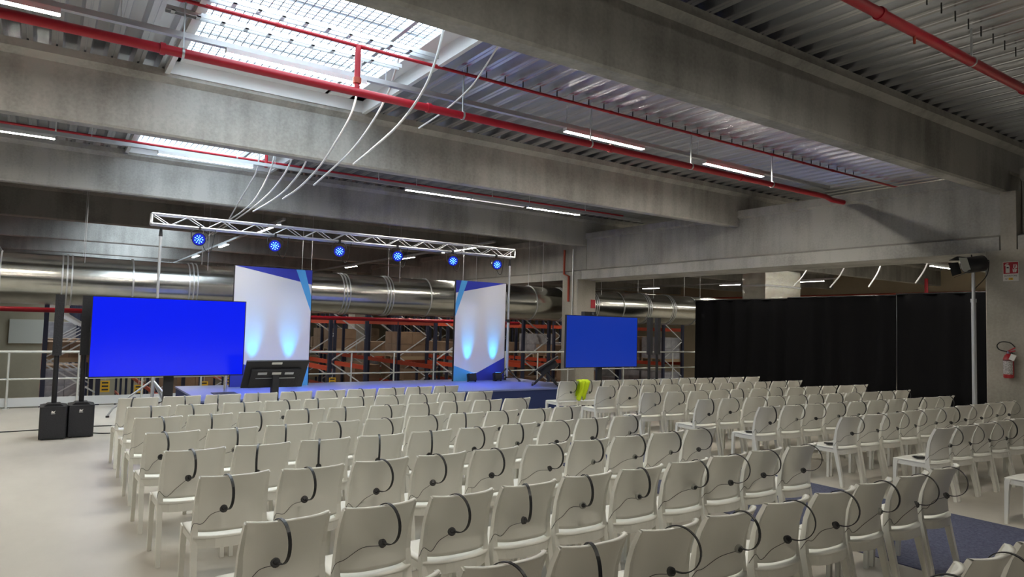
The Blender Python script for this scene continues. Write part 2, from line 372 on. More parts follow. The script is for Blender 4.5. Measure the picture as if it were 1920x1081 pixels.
# white conduits drooping from the skylight edges (each lies in a plane of constant x)
CON = [(3.55, [(6.69, 5.25), (6.72, 5.15), (6.92, 4.80), (7.24, 4.52), (7.89, 4.28), (8.82, 4.13), (9.36, 4.06)], 'white conduit hanging from the skylight corner, crossing the thick red main'),
       (3.60, [(8.02, 5.25), (8.07, 5.15), (8.21, 4.97), (8.34, 4.83), (8.79, 4.58), (9.66, 4.30), (11.26, 4.06)], 'longest white conduit drooping from the first skylight'),
       (3.25, [(8.42, 5.20), (8.56, 4.77), (8.78, 4.54), (9.27, 4.32), (9.92, 4.09), (10.87, 3.92), (11.8, 3.86)], 'white conduit drooping lowest across the middle beam'),
       (4.30, [(6.66, 5.20), (6.72, 5.15), (7.01, 4.98), (7.41, 4.79), (8.10, 4.66), (8.82, 4.60)], 'thin white conduit sagging under the ribbed deck right of the skylight'),
       (3.30, [(13.7, 5.1), (13.9, 4.72), (14.55, 4.50), (15.2, 4.32), (16.16, 4.03)], 'short white conduit above the truss under the second skylight'),
       (3.30, [(12.6, 5.1), (12.81, 4.59), (13.85, 4.18), (14.91, 4.05), (16.15, 4.0), (18.87, 3.86)], 'white conduit crossing the truss towards the first blue spotlight'),
       (3.34, [(11.4, 5.1), (11.65, 4.56), (12.54, 4.24), (13.83, 4.07), (15.62, 3.97), (18.19, 3.87)], 'white conduit bundled over the truss near the second skylight'),
       (3.30, [(10.68, 4.9), (10.73, 4.35), (11.55, 4.08), (12.5, 3.97), (14.01, 3.93)], 'white conduit ending free above the truss')]
for x, pts, lab in CON:
    q = bez([(0, a-pts[0][0], z-pts[0][1]) for a, z in pts], 30)
    o = MB().tube(q, 0.0145 if x < 4.2 else 0.011, 8).build('plastic_conduit', 'conduit_white'); o.location = (x, pts[0][0], pts[0][1]); tag(o, lab, 'conduit', 'white conduits under the skylights')
for i, (y, z, dy, dz) in enumerate(((13.36, 4.12, 0.55, -0.72), (12.05, 4.14, 0.55, -0.82), (10.92, 4.12, 0.42, -0.82), (9.58, 4.10, 0.38, -0.74))):
    q = bez([(0, -0.30, 5.16-z), (0, 0, 0), (0, dy*0.35, dz*0.5), (0, dy, dz)], 18)
    o = MB().tube(q, 0.022, 8).build('plastic_conduit', 'conduit_white'); o.location = (21.0, y, z)
    tag(o, '%s white curved conduit from the foil duct above the black curtain' % ORD[i+1], 'conduit', 'white conduits above the curtain')

# spiral duct beyond the railing
DY, DZ, DR = 17.62, 2.545, 0.535
duct = empty('ventilation_duct', (-9.4, DY, DZ)); tag(duct, 'large round galvanised ventilation duct beyond the railing', 'duct')
seg_me = None
N = 40
def ring_tube(x0, x1, r):
    return MB().tube([(x0, 0, 0), (x1, 0, 0)], r, N)
seg_me = ring_tube(0.0, 1.22, DR).mesh('duct_section', 'duct_steel')
band = MB()
for a in (-0.085, 0.0, 0.085): band.tube([(a-0.014, 0, 0), (a+0.014, 0, 0)], DR+(0.022 if a == 0 else 0.012), N)
band1 = MB().tube([(-0.016, 0, 0), (0.016, 0, 0)], DR+0.018, N)
band_me = band.mesh('joint_band', 'galvanised'); band1_me = band1.mesh('joint_band', 'galvanised')
hang_me = MB().box(-0.006, 0.006, -DR*0.72, -DR*0.72+0.012, DR*0.70, 5.1-DZ).box(-0.006, 0.006, DR*0.72, DR*0.72+0.012, DR*0.70, 5.1-DZ).mesh('hanger_rod', 'galvanised')
for i in range(26):
    inst('duct_section', seg_me, duct, (i*1.22, 0, 0))
    inst('joint_band', band_me if i % 3 else band1_me, duct, (i*1.22+0.0, 0, 0))
    if i % 2 == 0: inst('hanger_rod', hang_me, duct, (i*1.22+0.3, 0, 0))
pipe('sprinkler_main', [(-9, 18.7, 1.90), (13.0, 18.7, 1.90)], 0.055, 'red_paint', 'red fire pipe running just below the round duct', clamps=[-3, 1, 5, 9])

# foil wrapped box duct over the curtain
fd = empty('foil_duct', (22, 15.74, 2.95)); tag(fd, 'square duct wrapped in shiny foil insulation above the black curtain', 'duct')
g = MB(); nx, nz = 8, 6
def foil_panel(o, a, b, n, m, nrm):
    vs = []; fs = []
    for j in range(m+1):
        for i in range(n+1):
            e = 0 if i in (0, n) or j in (0, m) else random.uniform(-0.03, 0.04)
            vs.append(Vector(o)+Vector(a)*i/n+Vector(b)*j/m+Vector(nrm)*e)
    for j in range(m):
        for i in range(n): fs.append((j*(n+1)+i, j*(n+1)+i+1, (j+1)*(n+1)+i+1, (j+1)*(n+1)+i))
    return MB().add(vs, fs, True)
for z0 in (0.0, 0.62):
    foil_panel((0, 0, z0), (0, 1.0, 0), (0, 0, 0.6), 8, 6, (-1, 0, 0)).build('foil_panel', 'foil', fd)
    foil_panel((0, 0, z0), (2.2, 0, 0), (0, 0, 0.6), 10, 6, (0, -1, 0)).build('foil_panel', 'foil', fd)
MB().box(0.05, 2.15, 0.05, 0.95, 0.02, 1.22).build('duct_core', 'foil', fd)
MB().box(-0.02, 2.22, -0.02, 1.02, 0.58, 0.64).build('tape_band', 'galvanised', fd)

# ---------------------------------------------------------------- railing at the edge
ra = empty('guard_railing', (-9, 16.15, 0)); tag(ra, 'grey tubular steel guard railing along the mezzanine edge', 'railing')
xs0, xs1 = -9.0, 30.0
def rail_run(x0, x1):
    MB().tube([(x0+9, 0, 1.075), (x1+9, 0, 1.075)], 0.026, 12).build('top_rail', 'rail_paint', ra)
    MB().tube([(x0+9, 0, 0.555), (x1+9, 0, 0.555)], 0.018, 10).build('mid_rail', 'rail_paint', ra)
    MB().box(x0+9, x1+9, 0.02, 0.03, 0.03, 0.20).build('toe_board', 'toe_paint', ra)
rail_run(-9, 13.29); rail_run(14.06, 30)
post_me = MB().tube([(0, 0, 0), (0, 0, 1.075)], 0.02, 10).box(-0.05, 0.05, -0.05, 0.05, 0, 0.012).mesh('post', 'rail_paint')
for i in range(36):
    x = -8.42+1.13*i
    if 13.1 < x < 14.2: continue
    inst('post', post_me, ra, (x+9, 0, 0))

# ---------------------------------------------------------------- pallet racks of the warehouse below
post_r = MB().box(-0.05, 0.05, -0.05, 0.05, -5, 2.35).mesh('upright', 'rack_blue')
beam_r = MB().box(-0.025, 0.025, 0.05, 2.75, -0.07, 0.07).mesh('rack_beam', 'rack_orange')
RD = 1.15
brace_m = MB()
brace_r = MB().bar((0.0, 0, 0), (RD, 0, 0.75), 0.035).mesh('brace', 'rack_brace')
brace_l = MB().bar((RD, 0, 0.75), (0.0, 0, 1.5), 0.035).mesh('brace', 'rack_brace')
NB = 9
carton_a = MB().box(0.01, 0.55, 0.01, 0.59, 0.0, 0.44).mesh('carton', 'carton')
carton_g = MB().box(0.01, 0.55, 0.01, 0.59, 0.0, 0.44).mesh('carton', 'carton_grey')
pal = MB().box(0, 1.1, 0, 1.2, 0.10, 0.13).box(0, 1.1, 0, 0.1, 0, 0.10).box(0, 1.1, 0.55, 0.65, 0, 0.10).box(0, 1.1, 1.1, 1.2, 0, 0.10).mesh('pallet', 'pallet_wood')
rack_x = [-7.2, -3.6, 0.05, 3.6, 7.15, 10.7, 14.25, 17.8, 21.4]
LV = [1.82, 0.40, -1.05, -2.5]
for j, x in enumerate(rack_x):
    rk = empty('pallet_rack', (x, 20.2, 0)); tag(rk, '%s tall pallet rack with orange beams beyond the railing, counted from the speakers' % ORD[j+1] if j else 'tall pallet rack with orange beams farthest from the stage', 'rack', 'pallet racks beyond the railing')
    for b in range(NB+1):
        inst('upright', post_r, rk, (0, b*2.8, 0)); inst('upright', post_r, rk, (RD, b*2.8, 0))
        if b < 7:
            for q in range(3):
                inst('brace', brace_r, rk, (0, b*2.8, -2.4+q*1.5)); inst('brace', brace_l, rk, (0, b*2.8, -2.4+q*1.5))
        if b < NB:
            for z in LV:
                inst('rack_beam', beam_r, rk, (-0.03, b*2.8, z))
                if b < 4: inst('rack_beam', beam_r, rk, (RD+0.03, b*2.8, z))
    for b in range(0, 6):
        for li, z in enumerate(LV[1:3]):
            for h in range(2):
                if random.random() < (0.10 if j >= 7 else 1.01 if b == 0 else 0.75 if b < 3 else 0.45): continue
                grey = random.random() < (0.5 if j >= 7 else 0.2)
                ld = empty('pallet_load', (x+0.03, 20.2+b*2.8+0.10+h*1.32, z+0.07))
                tag(ld, '%s on %s level of the %s rack, %s bay from railing, %s half' % ('grey wrapped boxes' if grey else 'brown cardboard boxes', ('upper', 'lower')[li], ORD[j+1], ORD[b+1], ('near', 'far')[h]), 'pallet load', 'grey pallet loads in the racks' if grey else 'cardboard pallet loads in the racks')
                inst('pallet', pal, ld)
                top = random.choice((2, 2, 1))
                for c in range(top):
                    for a_ in range(2):
                        for b_ in range(2): inst('carton', carton_g if grey else carton_a, ld, (a_*0.55, b_*0.6, 0.13+c*0.45))
# yellow location plates on the rack ends
for j, (x, z) in enumerate(((1.35, 0.02), (2.1, -0.10), (3.65, -0.05), (4.3, 0.03), (7.2, -0.02))):
    sgn = empty('location_plate', (x, 20.02, z-0.22)); tag(sgn, '%s yellow rack location plate behind the railing, counted from the speakers' % ORD[j+1], 'sign', 'yellow rack plates')
    MB().box(-0.10, 0.10, 0, 0.01, 0.1, 0.38).build('plate', 'sign_yellow', sgn)
    for q in range(3): MB().box(-0.07, 0.07, -0.003, 0.0, 0.14+q*0.085, 0.18+q*0.085).build('print_mark', 'print_dark', sgn)
    MB().box(-0.005, 0.005, 0.003, 0.007, 0.38, 0.40-z+0.22).build('wire', 'rack_brace', sgn)
struct(MB().box(-2.05, 0.05, YF-0.25, YF-0.02, -0.35, 1.4).build('door_1', 'cream_paint'), 'white shutter at the far end of the aisle')

# ---------------------------------------------------------------- stage, banners, truss
ST = 0.45; SX0, SX1, SY0, SY1 = 2.2, 10.35, 12.22, 15.0
st = empty('stage_platform', (SX0, SY0, 0)); tag(st, 'low blue carpeted stage platform with a navy skirt', 'stage')
MB().box(0, SX1-SX0, 0, SY1-SY0, ST-0.03, ST).build('deck', 'stage_top', st)
MB().box(0.02, SX1-SX0-0.02, 0.02, SY1-SY0-0.02, 0, ST-0.03).build('skirt', 'stage_skirt', st)

def banner(x0, w, y, rz, mirror, label):
    H = 2.43
    o = empty('stage_banner', (x0, y, ST), rz); tag(o, label, 'banner')
    pn = MB().box(0, w, 0, 0.05, 0, H).build('panel', 'banner_white', o)
    MB().box(-0.012, 0, -0.002, 0.055, 0, H+0.01).box(w, w+0.012, -0.002, 0.055, 0, H+0.01).build('edge_profile', 'black_plastic', o)
    def poly(pts, m, off):
        P = [((1-u if mirror else u)*w, (1-v)*H) for u, v in pts]
        MB().prism(P, 'y', -off, -0.0005).build('printed_shape', m, pn)
    poly([(0, 0), (1, 0), (0, 0.125)], 'banner_navy', 0.002)
    poly([(0.10, 0), (0.22, 0), (0, 0.36), (0, 0.23)], 'banner_cyan', 0.0035)
    poly([(0, 0.845), (0.42, 0.93), (0.36, 1), (0, 1)], 'banner_cyan', 0.002)
    poly([(0.42, 0.93), (1, 0.77), (1, 1), (0.36, 1)], 'banner_navy', 0.003)
banner(3.12, 1.56, 14.5, 0, True, 'tall white and blue stage banner beside the large blue television')
banner(8.18, 1.50, 14.46, math.radians(3), False, 'tall white and blue stage banner beside the concrete column')
def uplight(x, y, z, label, rz=0, power=85):
    o = empty('stage_uplight', (x, y, z), rz); tag(o, label, 'uplight', 'small black uplights at the banners')
    b = MB(); M = Matrix.Rotation(math.radians(-14), 3, 'X')
    b.cbox((0, 0, 0.11), (0.19, 0.13, 0.17), M); b.build('body', 'black_plastic', o)
    MB().box(-0.11, -0.10, -0.03, 0.03, 0, 0.14).box(0.10, 0.11, -0.03, 0.03, 0, 0.14).build('bracket', 'black_plastic', o)
    g = MB().cbox(M @ Vector((0, 0, 0.087))+Vector((0, 0, 0.11)), (0.15, 0.10, 0.006), M); g.build('lens', 'led_blue', o)
    l = bpy.data.lights.new('uplight_beam', 'SPOT'); l.energy = power; l.color = (0.0, 0.42, 1.0); l.spot_size = math.radians(34); l.spot_blend = 1.0; l.shadow_soft_size = 0.04
    lo = bpy.data.objects.new('uplight_beam', l); COL.objects.link(lo); lo.parent = o; lo.location = (0, 0.03, 0.22)
    lo.rotation_euler = (math.radians(180-17), 0, 0)
uplight(3.52, 14.22, ST, 'black uplight at the foot of the banner, on the television side')
uplight(4.25, 14.22, ST, 'black uplight at the foot of the first banner, on the inner side')
uplight(8.56, 14.24, ST, 'black uplight in front of the cyan corner of the second banner')
uplight(9.32, 14.28, ST, 'black uplight in front of the navy corner of the second banner')

TY, TZ0, TZ1, TXA, TXB = 14.15, 3.52, 3.71, 1.55, 9.66
tr = empty('lighting_truss', (TXA, TY, TZ0)); tag(tr, 'long aluminium lattice lighting truss over the stage', 'truss')
L = TXB-TXA; TW = 0.19
for yy, zz in ((0, 0), (TW, 0), (0, TZ1-TZ0), (TW, TZ1-TZ0)):
    MB().tube([(0, yy, zz), (L, yy, zz)], 0.021, 10).build('chord', 'aluminium', tr)
for x in (0, L):
    MB().tube([(x, 0, 0), (x, TW, 0), (x, TW, TZ1-TZ0), (x, 0, TZ1-TZ0), (x, 0, 0)], 0.018, 8, cap=False).build('end_frame', 'aluminium', tr)
nb = 26; dx = L/nb
for fy in (0, TW):
    for i in range(nb):
        a, b = (i*dx, fy, 0.0 if (i % 2) else TZ1-TZ0), ((i+1)*dx, fy, TZ1-TZ0 if (i % 2) else 0.0)
        MB().tube([a, b], 0.009, 6).build('lacing_bar', 'aluminium', tr)
for fz in (0, TZ1-TZ0):
    for i in range(nb):
        a, b = (i*dx, 0.0 if (i % 2) else TW, fz), ((i+1)*dx, TW if (i % 2) else 0.0, fz)
        MB().tube([a, b], 0.009, 6).build('lacing_bar', 'aluminium', tr)
def truss_stand(x, y, zb, label, R=0.70, lm='stand_grey'):
    o = empty('truss_lift_stand', (x, y, zb)); tag(o, label, 'stand')
    h = TZ0-zb-0.03
    MB().tube([(0, 0, 0.1), (0, 0, 1.5)], 0.032, 12).build('lower_mast', 'stand_grey', o)
    MB().tube([(0, 0, 1.45), (0, 0, h-0.16)], 0.024, 12).build('upper_mast', 'stand_grey', o)
    MB().tube([(0, 0, 1.44), (0, 0, 1.52)], 0.042, 12).build('clamp_collar', 'black_plastic', o)
    MB().tube([(0, 0, h-0.18), (0, 0, h-0.02)], [0.035, 0.022], 12).build('top_adapter', 'black_plastic', o)
    for k in range(3):
        a = 2*PI*k/3+PI*1.02; c, n = math.cos(a), math.sin(a)
        MB().tube([(0.03*c, 0.03*n, 0.62*R/0.7), ((R-0.08)*c, (R-0.08)*n, 0.16*R/0.7), (R*c, R*n, 0.03)], 0.018, 8).build('leg', lm, o)
        MB().tube([(0.03*c, 0.03*n, 0.14), ((R-0.14)*c, (R-0.14)*n, 0.20*R/0.7)], 0.009, 6).build('brace', 'black_plastic', o)
        MB().cyl((R*c, R*n, 0), (R*c, R*n, 0.03), 0.03, 10).build('foot', 'black_plastic', o)
truss_stand(1.72, TY+0.1, 0, 'grey wind-up truss stand behind the large blue television')
truss_stand(9.58, TY+0.1, ST, 'grey wind-up truss stand beside the second banner', 0.34, 'black_plastic')
def par_light(x, label):
    o = empty('stage_spotlight', (x, TY-0.02, 3.31)); tag(o, label, 'spotlight', 'blue spotlights under the truss')
    d = Vector((-0.28, -0.92, -0.22)).normalized(); R = d.to_track_quat('Z', 'Y').to_matrix()
    def P(v): return tuple(R @ Vector(v))
    MB().tube([P((0, 0, -0.13)), P((0, 0, -0.10)), P((0, 0, 0.06)), P((0, 0, 0.09))], [0.07, 0.105, 0.125, 0.125], 20).build('housing', 'black_plastic', o)
    MB().tube([P((0, 0, 0.088)), P((0, 0, 0.094))], 0.112, 20).build('lens', 'lens_blue', o)
    led = MB()
    for rr, n in ((0.0, 1), (0.034, 5), (0.068, 9)):
        for i in range(n):
            q = 2*PI*i/n+rr*9; c = (rr*math.cos(q), rr*math.sin(q))
            led.tube([P((c[0], c[1], 0.093)), P((c[0], c[1], 0.099))], 0.0105, 8)
    led.build('led_cluster', 'led_blue', o)
    MB().tube([(-0.145, 0, -0.02), (-0.15, 0, 0.12), (-0.09, 0, 0.165), (0.09, 0, 0.165), (0.15, 0, 0.12), (0.145, 0, -0.02)], 0.009, 6).build('yoke', 'black_plastic', o)
    MB().box(-0.02, 0.02, -0.025, 0.03, 0.16, 0.24).build('clamp', 'black_plastic', o)
    MB().tube(bez([(0.06, 0.08, 0.05), (0.10, 0.10, -0.16), (0.22, 0.10, -0.22), (0.30, 0.10, 0.20)], 16), 0.006, 6).build('power_cable', 'cable_black', o)
    l = bpy.data.lights.new('spot_beam', 'SPOT'); l.energy = 320; l.color = (0.04, 0.10, 1.0); l.spot_size = math.radians(45); l.spot_blend = 0.7; l.shadow_soft_size = 0.06
    lo = bpy.data.objects.new('spot_beam', l); COL.objects.link(lo); lo.parent = o; lo.location = d*0.13
    lo.rotation_euler = Vector((0.02*(6-x), -0.22, -0.97)).normalized().to_track_quat('-Z', 'Y').to_euler()
for i, x in enumerate((2.37, 3.78, 5.12, 6.46, 7.87, 9.10)):
    par_light(x, '%s round blue LED spotlight under the truss, counted from the speaker side' % ORD[i+1])

# ---------------------------------------------------------------- screens
def television(x0, x1, z0, z1, y, screen, label):
    o = empty('floor_television', ((x0+x1)/2, y, 0)); tag(o, label, 'television')
    w, zc = (x1-x0)/2, (z0+z1)/2
    hs = MB().box(-w, w, 0.004, 0.05, z0, z1).build('housing', 'black_plastic', o)
    MB().box(-w+0.012, w-0.012, 0.0, 0.0045, z0+0.016, z1-0.012).build('screen', screen, hs)
    MB().box(-w, w, -0.004, 0.004, z0, z0+0.016).box(-w, w, -0.004, 0.004, z1-0.012, z1).box(-w, -w+0.012, -0.004, 0.004, z0, z1).box(w-0.012, w, -0.004, 0.004, z0, z1).build('bezel', 'black_plastic', hs)
    MB().box(-0.35, 0.35, 0.05, 0.09, zc-0.2, zc+0.2).build('mount_plate', 'black_plastic', o)
    MB().box(-0.07, 0.07, 0.09, 0.16, 0.05, zc+0.2).build('column', 'black_plastic', o)
    MB().box(-0.5, 0.5, -0.30, 0.40, 0, 0.05).build('base', 'black_plastic', o)
    return o
television(0.575, 2.755, 0.885, 2.095, 11.88, 'screen_blue', 'large television with a bright blue screen beside the speakers')
television(9.61, 11.80, 0.905, 2.09, 11.98, 'screen_blue_dim', 'large television with a dimmer blue screen in front of the column')
o = empty('conference_camera', (10.32, 12.02, 2.09)); tag(o, 'small black conference camera on top of the dimmer television', 'camera')
MB().box(-0.17, 0.17, -0.04, 0.09, 0, 0.09).build('body', 'black_plastic', o); MB().cyl((0.06, -0.05, 0.045), (0.06, -0.038, 0.045), 0.032, 16).build('lens', 'chrome', o)

def monitor_panel(o, M, w=0.97, h=0.56):
    MB().cbox((0, 0, 0), (0.001, 0.001, 0.001))
    MB().cbox(M @ Vector((0, 0, 0)), (w, 0.03, h), M.to_3x3()).build('panel', 'black_plastic', o)
    MB().cbox(M @ Vector((0, -0.03, -0.05)), (w*0.8, 0.05, h*0.62), M.to_3x3()).build('rear_housing', 'black_grille', o)
    MB().cbox(M @ Vector((0, 0.017, 0)), (w-0.03, 0.004, h-0.03), M.to_3x3()).build('screen', 'black_plastic', o)
o = empty('confidence_monitor', (3.12, 11.32, 0)); tag(o, 'black monitor seen from behind, tilted on a low stand before the stage', 'monitor')
M1 = Matrix.Translation((0, 0, 0.94)) @ Matrix.Rotation(math.radians(38), 4, 'X')
monitor_panel(o, M1)
for x in (-0.22, 0.0, 0.20):
    MB().cbox(M1 @ Vector((x, -0.058, 0.06)), (0.14, 0.006, 0.045), M1.to_3x3()).build('port_label', 'sign_white' if x == 0 else 'galvanised', o)
MB().cbox(M1 @ Vector((-0.02, -0.02, 0.24)), (0.16, 0.012, 0.035), M1.to_3x3()).build('sticker', 'sign_white', o)
MB().cbox(M1 @ Vector((0, -0.058, -0.04)), (0.62, 0.006, 0.012), M1.to_3x3()).build('mount_rail', 'galvanised', o)
MB().box(-0.05, 0.05, -0.06, 0.06, 0.04, 0.92).build('column', 'black_plastic', o); MB().box(-0.32, 0.32, -0.25, 0.25, 0, 0.04).build('base', 'black_plastic', o)

o = empty('confidence_monitor', (9.74, 12.86, ST)); tag(o, 'black monitor seen edge-on, tilted on crossed legs at the stage corner', 'monitor')
ax = Vector((0.62, 0.785, 0)); rr = Vector((0.785, -0.62, 0)); upv = (rr*math.cos(math.radians(33))+Vector((0, 0, 1))*math.sin(math.radians(33)))
nn = upv.cross(ax)
M2 = Matrix(((ax.x, nn.x, upv.x, 0.02), (ax.y, nn.y, upv.y, 0.0), (ax.z, nn.z, upv.z, 0.50), (0, 0, 0, 1)))
monitor_panel(o, M2, 0.75, 0.62); MB().cbox(M2 @ Vector((0, -0.09, 0)), (0.5, 0.14, 0.42), M2.to_3x3()).build('power_box', 'black_plastic', o)
for s in (-0.18, 0.18):
    a0 = ax*s
    MB().bar(a0-rr*0.26+Vector((0, 0, 0.03)), a0+rr*0.14+Vector((0, 0, 0.45)), 0.04).build('leg', 'black_plastic', o)
    MB().bar(a0+rr*0.26+Vector((0, 0, 0.03)), a0-rr*0.06+Vector((0, 0, 0.38)), 0.04).build('leg', 'black_plastic', o)
for s in (-0.30, 0.28):
    MB().bar(rr*s-ax*0.28+Vector((0, 0, 0.02)), rr*s+ax*0.28+Vector((0, 0, 0.02)), 0.05, 0.035).build('foot', 'black_plastic', o)

o = empty('chrome_post', (2.77, 13.23, ST)); tag(o, 'chrome post on a dark square base at the stage edge behind the television', 'post')
MB().cyl((0, 0, 0.015), (0, 0, 0.95), 0.034, 16).build('pole', 'chrome', o); MB().box(-0.2, 0.2, -0.2, 0.2, 0, 0.015).build('base', 'black_plastic', o)

# ---------------------------------------------------------------- column loudspeakers
def loudspeaker(x, y, rz, label, group):
    o = empty('column_loudspeaker', (x, y, 0), rz); tag(o, label, 'loudspeaker', group)
    w, d, h = 0.335, 0.52, 0.47
    prof = [(-w/2, 0.03), (-w/2+0.02, 0), (w/2-0.02, 0), (w/2, 0.03), (w/2, d*0.82), (w/2-0.05, d), (-w/2+0.05, d), (-w/2, d*0.82)]
    sub = MB().prism(prof, 'z', 0.012, h).build('subwoofer', 'black_plastic', o)
    MB().box(-w/2+0.015, w/2-0.015, -0.008, 0.002, 0.03, h-0.02).build('grille', 'black_grille', sub)
    MB().prism([(-0.12, h), (0.12, h), (0.075, h+0.035), (-0.075, h+0.035)], 'y', 0.10, 0.36).build('pole_socket', 'black_plastic', o)
    MB().tube([(0, 0.23, h+0.02), (0, 0.23, 1.32)], 0.034, 14).build('pole', 'black_plastic', o)
    MB().prism([(-0.058, 0.17), (0.058, 0.17), (0.058, 0.25), (0.03, 0.29), (-0.03, 0.29), (-0.058, 0.25)], 'z', 1.20, 2.10).build('column_array', 'black_grille', o)
    MB().prism([(-0.028, h-0.085), (0.012, h-0.085), (0.012, h-0.078), (0.022, h-0.052), (0.002, h-0.066), (-0.022, h-0.052)], 'y', -0.0105, -0.008).build('logo', 'sign_white', sub)
    MB().box(-0.03, 0.02, -0.0105, -0.008, h-0.10, h-0.092).build('logo_line', 'sign_white', sub)
    for sx in (-1, 1):
        for yy in (0.06, d-0.08): MB().cyl((sx*0.12, yy, 0), (sx*0.12, yy, 0.014), 0.02, 8).build('foot', 'black_plastic', sub)
    return o
loudspeaker(0.185, 11.96, 0, 'black column loudspeaker farthest from the bright television, on its subwoofer', 'speakers beside the bright television')
loudspeaker(0.53, 12.04, 0, 'black column loudspeaker touching the bright television, on its subwoofer', 'speakers beside the bright television')
loudspeaker(12.25, 11.75, 0.2, 'black column loudspeaker nearest the dimmer television, behind the chairs', 'speakers near the curtain')
loudspeaker(12.62, 11.85, 0.2, 'black column loudspeaker nearest the black curtain, behind the chairs', 'speakers near the curtain')

# ---------------------------------------------------------------- curtain
CX = 18.5
def drape(y0, y1, h, label):
    o = empty('black_curtain', (CX, y0, 0)); tag(o, label, 'curtain', 'black curtains on the frame')
    m = MB(); n = 90; rows = 6; vs = []
    for j in range(rows+1):
        z = 0.02+(h-0.02)*j/rows
        for i in range(n+1):
            t = i/n; y = (y1-y0)*t
            a = 0.07*(1-0.35*j/rows)
            vs.append((a*math.sin(t*(y1-y0)*9.5+0.6*math.sin(t*11))+0.02*math.sin(t*31+j*0.4), y, z))
    fs = [(j*(n+1)+i, j*(n+1)+i+1, (j+1)*(n+1)+i+1, (j+1)*(n+1)+i) for j in range(rows) for i in range(n)]
    m.add(vs, fs, True); c = m.build('cloth', 'curtain_black', o)
    sm = c.modifiers.new('thick', 'SOLIDIFY'); sm.thickness = 0.006
    MB().tube([(0, 0.0, h), (0, y1-y0, h)], 0.02, 8).build('header_bar', 'black_plastic', o)
    MB().tube([(0.10, 0.02, 0), (0.10, 0.02, h)], 0.02, 8).build('upright', 'stand_grey', o)
    MB().box(-0.2, 0.3, -0.15, 0.2, 0, 0.012).build('base', 'stand_grey', o)
drape(12.46, 16.05, 2.84, 'black drape at the railing end of the curtain wall')
drape(9.27, 12.45, 2.87, 'middle black drape of the curtain wall')
drape(5.6, 9.26, 2.90, 'black drape next to the pillar with the extinguisher')

# ---------------------------------------------------------------- spotlight on stand at the pillar
sx, sy = 12.93, 5.20
o = empty('light_stand', (sx, sy, 0)); tag(o, 'tall grey light stand in front of the black curtain by the pillar', 'stand')
MB().tube([(0, 0, 0.03), (0, 0, 2.45)], 0.036, 14).build('lower_pole', 'stand_grey', o)
MB().tube([(0, 0, 2.42), (0, 0, 2.92)], 0.026, 14).build('upper_pole', 'stand_grey', o)
MB().tube([(0, 0, 2.40), (0, 0, 2.46)], 0.045, 14).build('collar', 'stand_grey', o)
for k in range(3):
    a = 2*PI*k/3+0.9
    MB().tube([(0.03*math.cos(a), 0.03*math.sin(a), 0.55), (0.20*math.cos(a), 0.20*math.sin(a), 0.02)], 0.014, 8).build('leg', 'stand_grey', o)
f = empty('theatre_spotlight', (sx, sy, 2.92)); tag(f, 'black theatre spotlight with barn doors on the tall light stand', 'spotlight')
d = Vector((-0.80, 0.55, -0.16)).normalized(); R = d.to_track_quat('Z', 'Y').to_matrix()
def P(v): return tuple(R @ Vector(v)+Vector((0, 0, 0.12)))
MB().tube([P((0, 0, -0.20)), P((0, 0, -0.17)), P((0, 0, 0.10)), P((0, 0, 0.14))], [0.09, 0.135, 0.135, 0.12], 20).build('housing', 'black_plastic', f)
MB().tube([P((0, 0, 0.138)), P((0, 0, 0.145))], 0.105, 20).build('lens', 'lens_glass', f)
for q in range(4):
    a = q*PI/2+0.2; c, s = math.cos(a), math.sin(a); tx, ty = -s, c
    v = [P((c*0.125+tx*0.10*e, s*0.125+ty*0.10*e, 0.15)) for e in (-1, 1)]+[P((c*0.155+tx*0.12*e, s*0.155+ty*0.12*e, 0.30)) for e in (1, -1)]
    b = MB().add(v, [(0, 1, 2, 3)]); bo = b.build('barn_door', 'metal_inner' if q == 0 else 'black_plastic', f)
    mm = bo.modifiers.new('thick', 'SOLIDIFY'); mm.thickness = 0.004
MB().tube([P((0.0, 0.15, 0)), P((0, 0.17, 0.0)), (0, 0.0, 0.0)], 0.01, 8).build('yoke', 'black_plastic', f)
MB().tube([(0, 0, 0), (0, 0, 0.05)], 0.03, 12).build('spigot', 'black_plastic', f)
MB().tube(bez([P((0, 0.0, -0.2)), (0.30, -0.12, 0.20), (0.26, -0.10, -0.05), (0.03, 0.0, -0.30)], 18), 0.007, 6).build('power_cable', 'cable_black', f)

# fire extinguisher and its sign on the pillar face x = 13.28
PX = 13.28
o = empty('fire_extinguisher', (PX-0.085, 4.80, 1.16)); tag(o, 'red fire extinguisher with a white label hung on the pillar', 'extinguisher')
MB().tube([(0, 0, 0), (0, 0, 0.015), (0, 0, 0.32), (0, 0, 0.37), (0, 0, 0.40)], [0.062, 0.075, 0.075, 0.055, 0.025], 20).build('pressure_cylinder', 'ext_red', o); cyl_ = bpy.data.objects['pressure_cylinder']
lab = MB(); n = 14
vs = [(0.0765*math.cos(a), 0.0765*math.sin(a), z) for z in (0.06, 0.28) for a in [PI-1.2+2.4*i/n for i in range(n+1)]]
lab.add(vs, [(i, i+1, n+2+i, n+1+i) for i in range(n)], True); lab.build('paper_label', 'ext_label', cyl_)
MB().tube([(0, 0, 0.285), (0, 0, 0.298)], 0.077, 20).build('band', 'print_dark', cyl_)
MB().cyl((0, 0, 0.39), (0, 0, 0.44), 0.02, 12).build('valve', 'chrome', o)
MB().bar((0, 0.02, 0.43), (0, -0.10, 0.50), 0.02, 0.012).bar((0, 0.02, 0.415), (0, -0.10, 0.45), 0.02, 0.012).build('handle', 'ext_red', o)
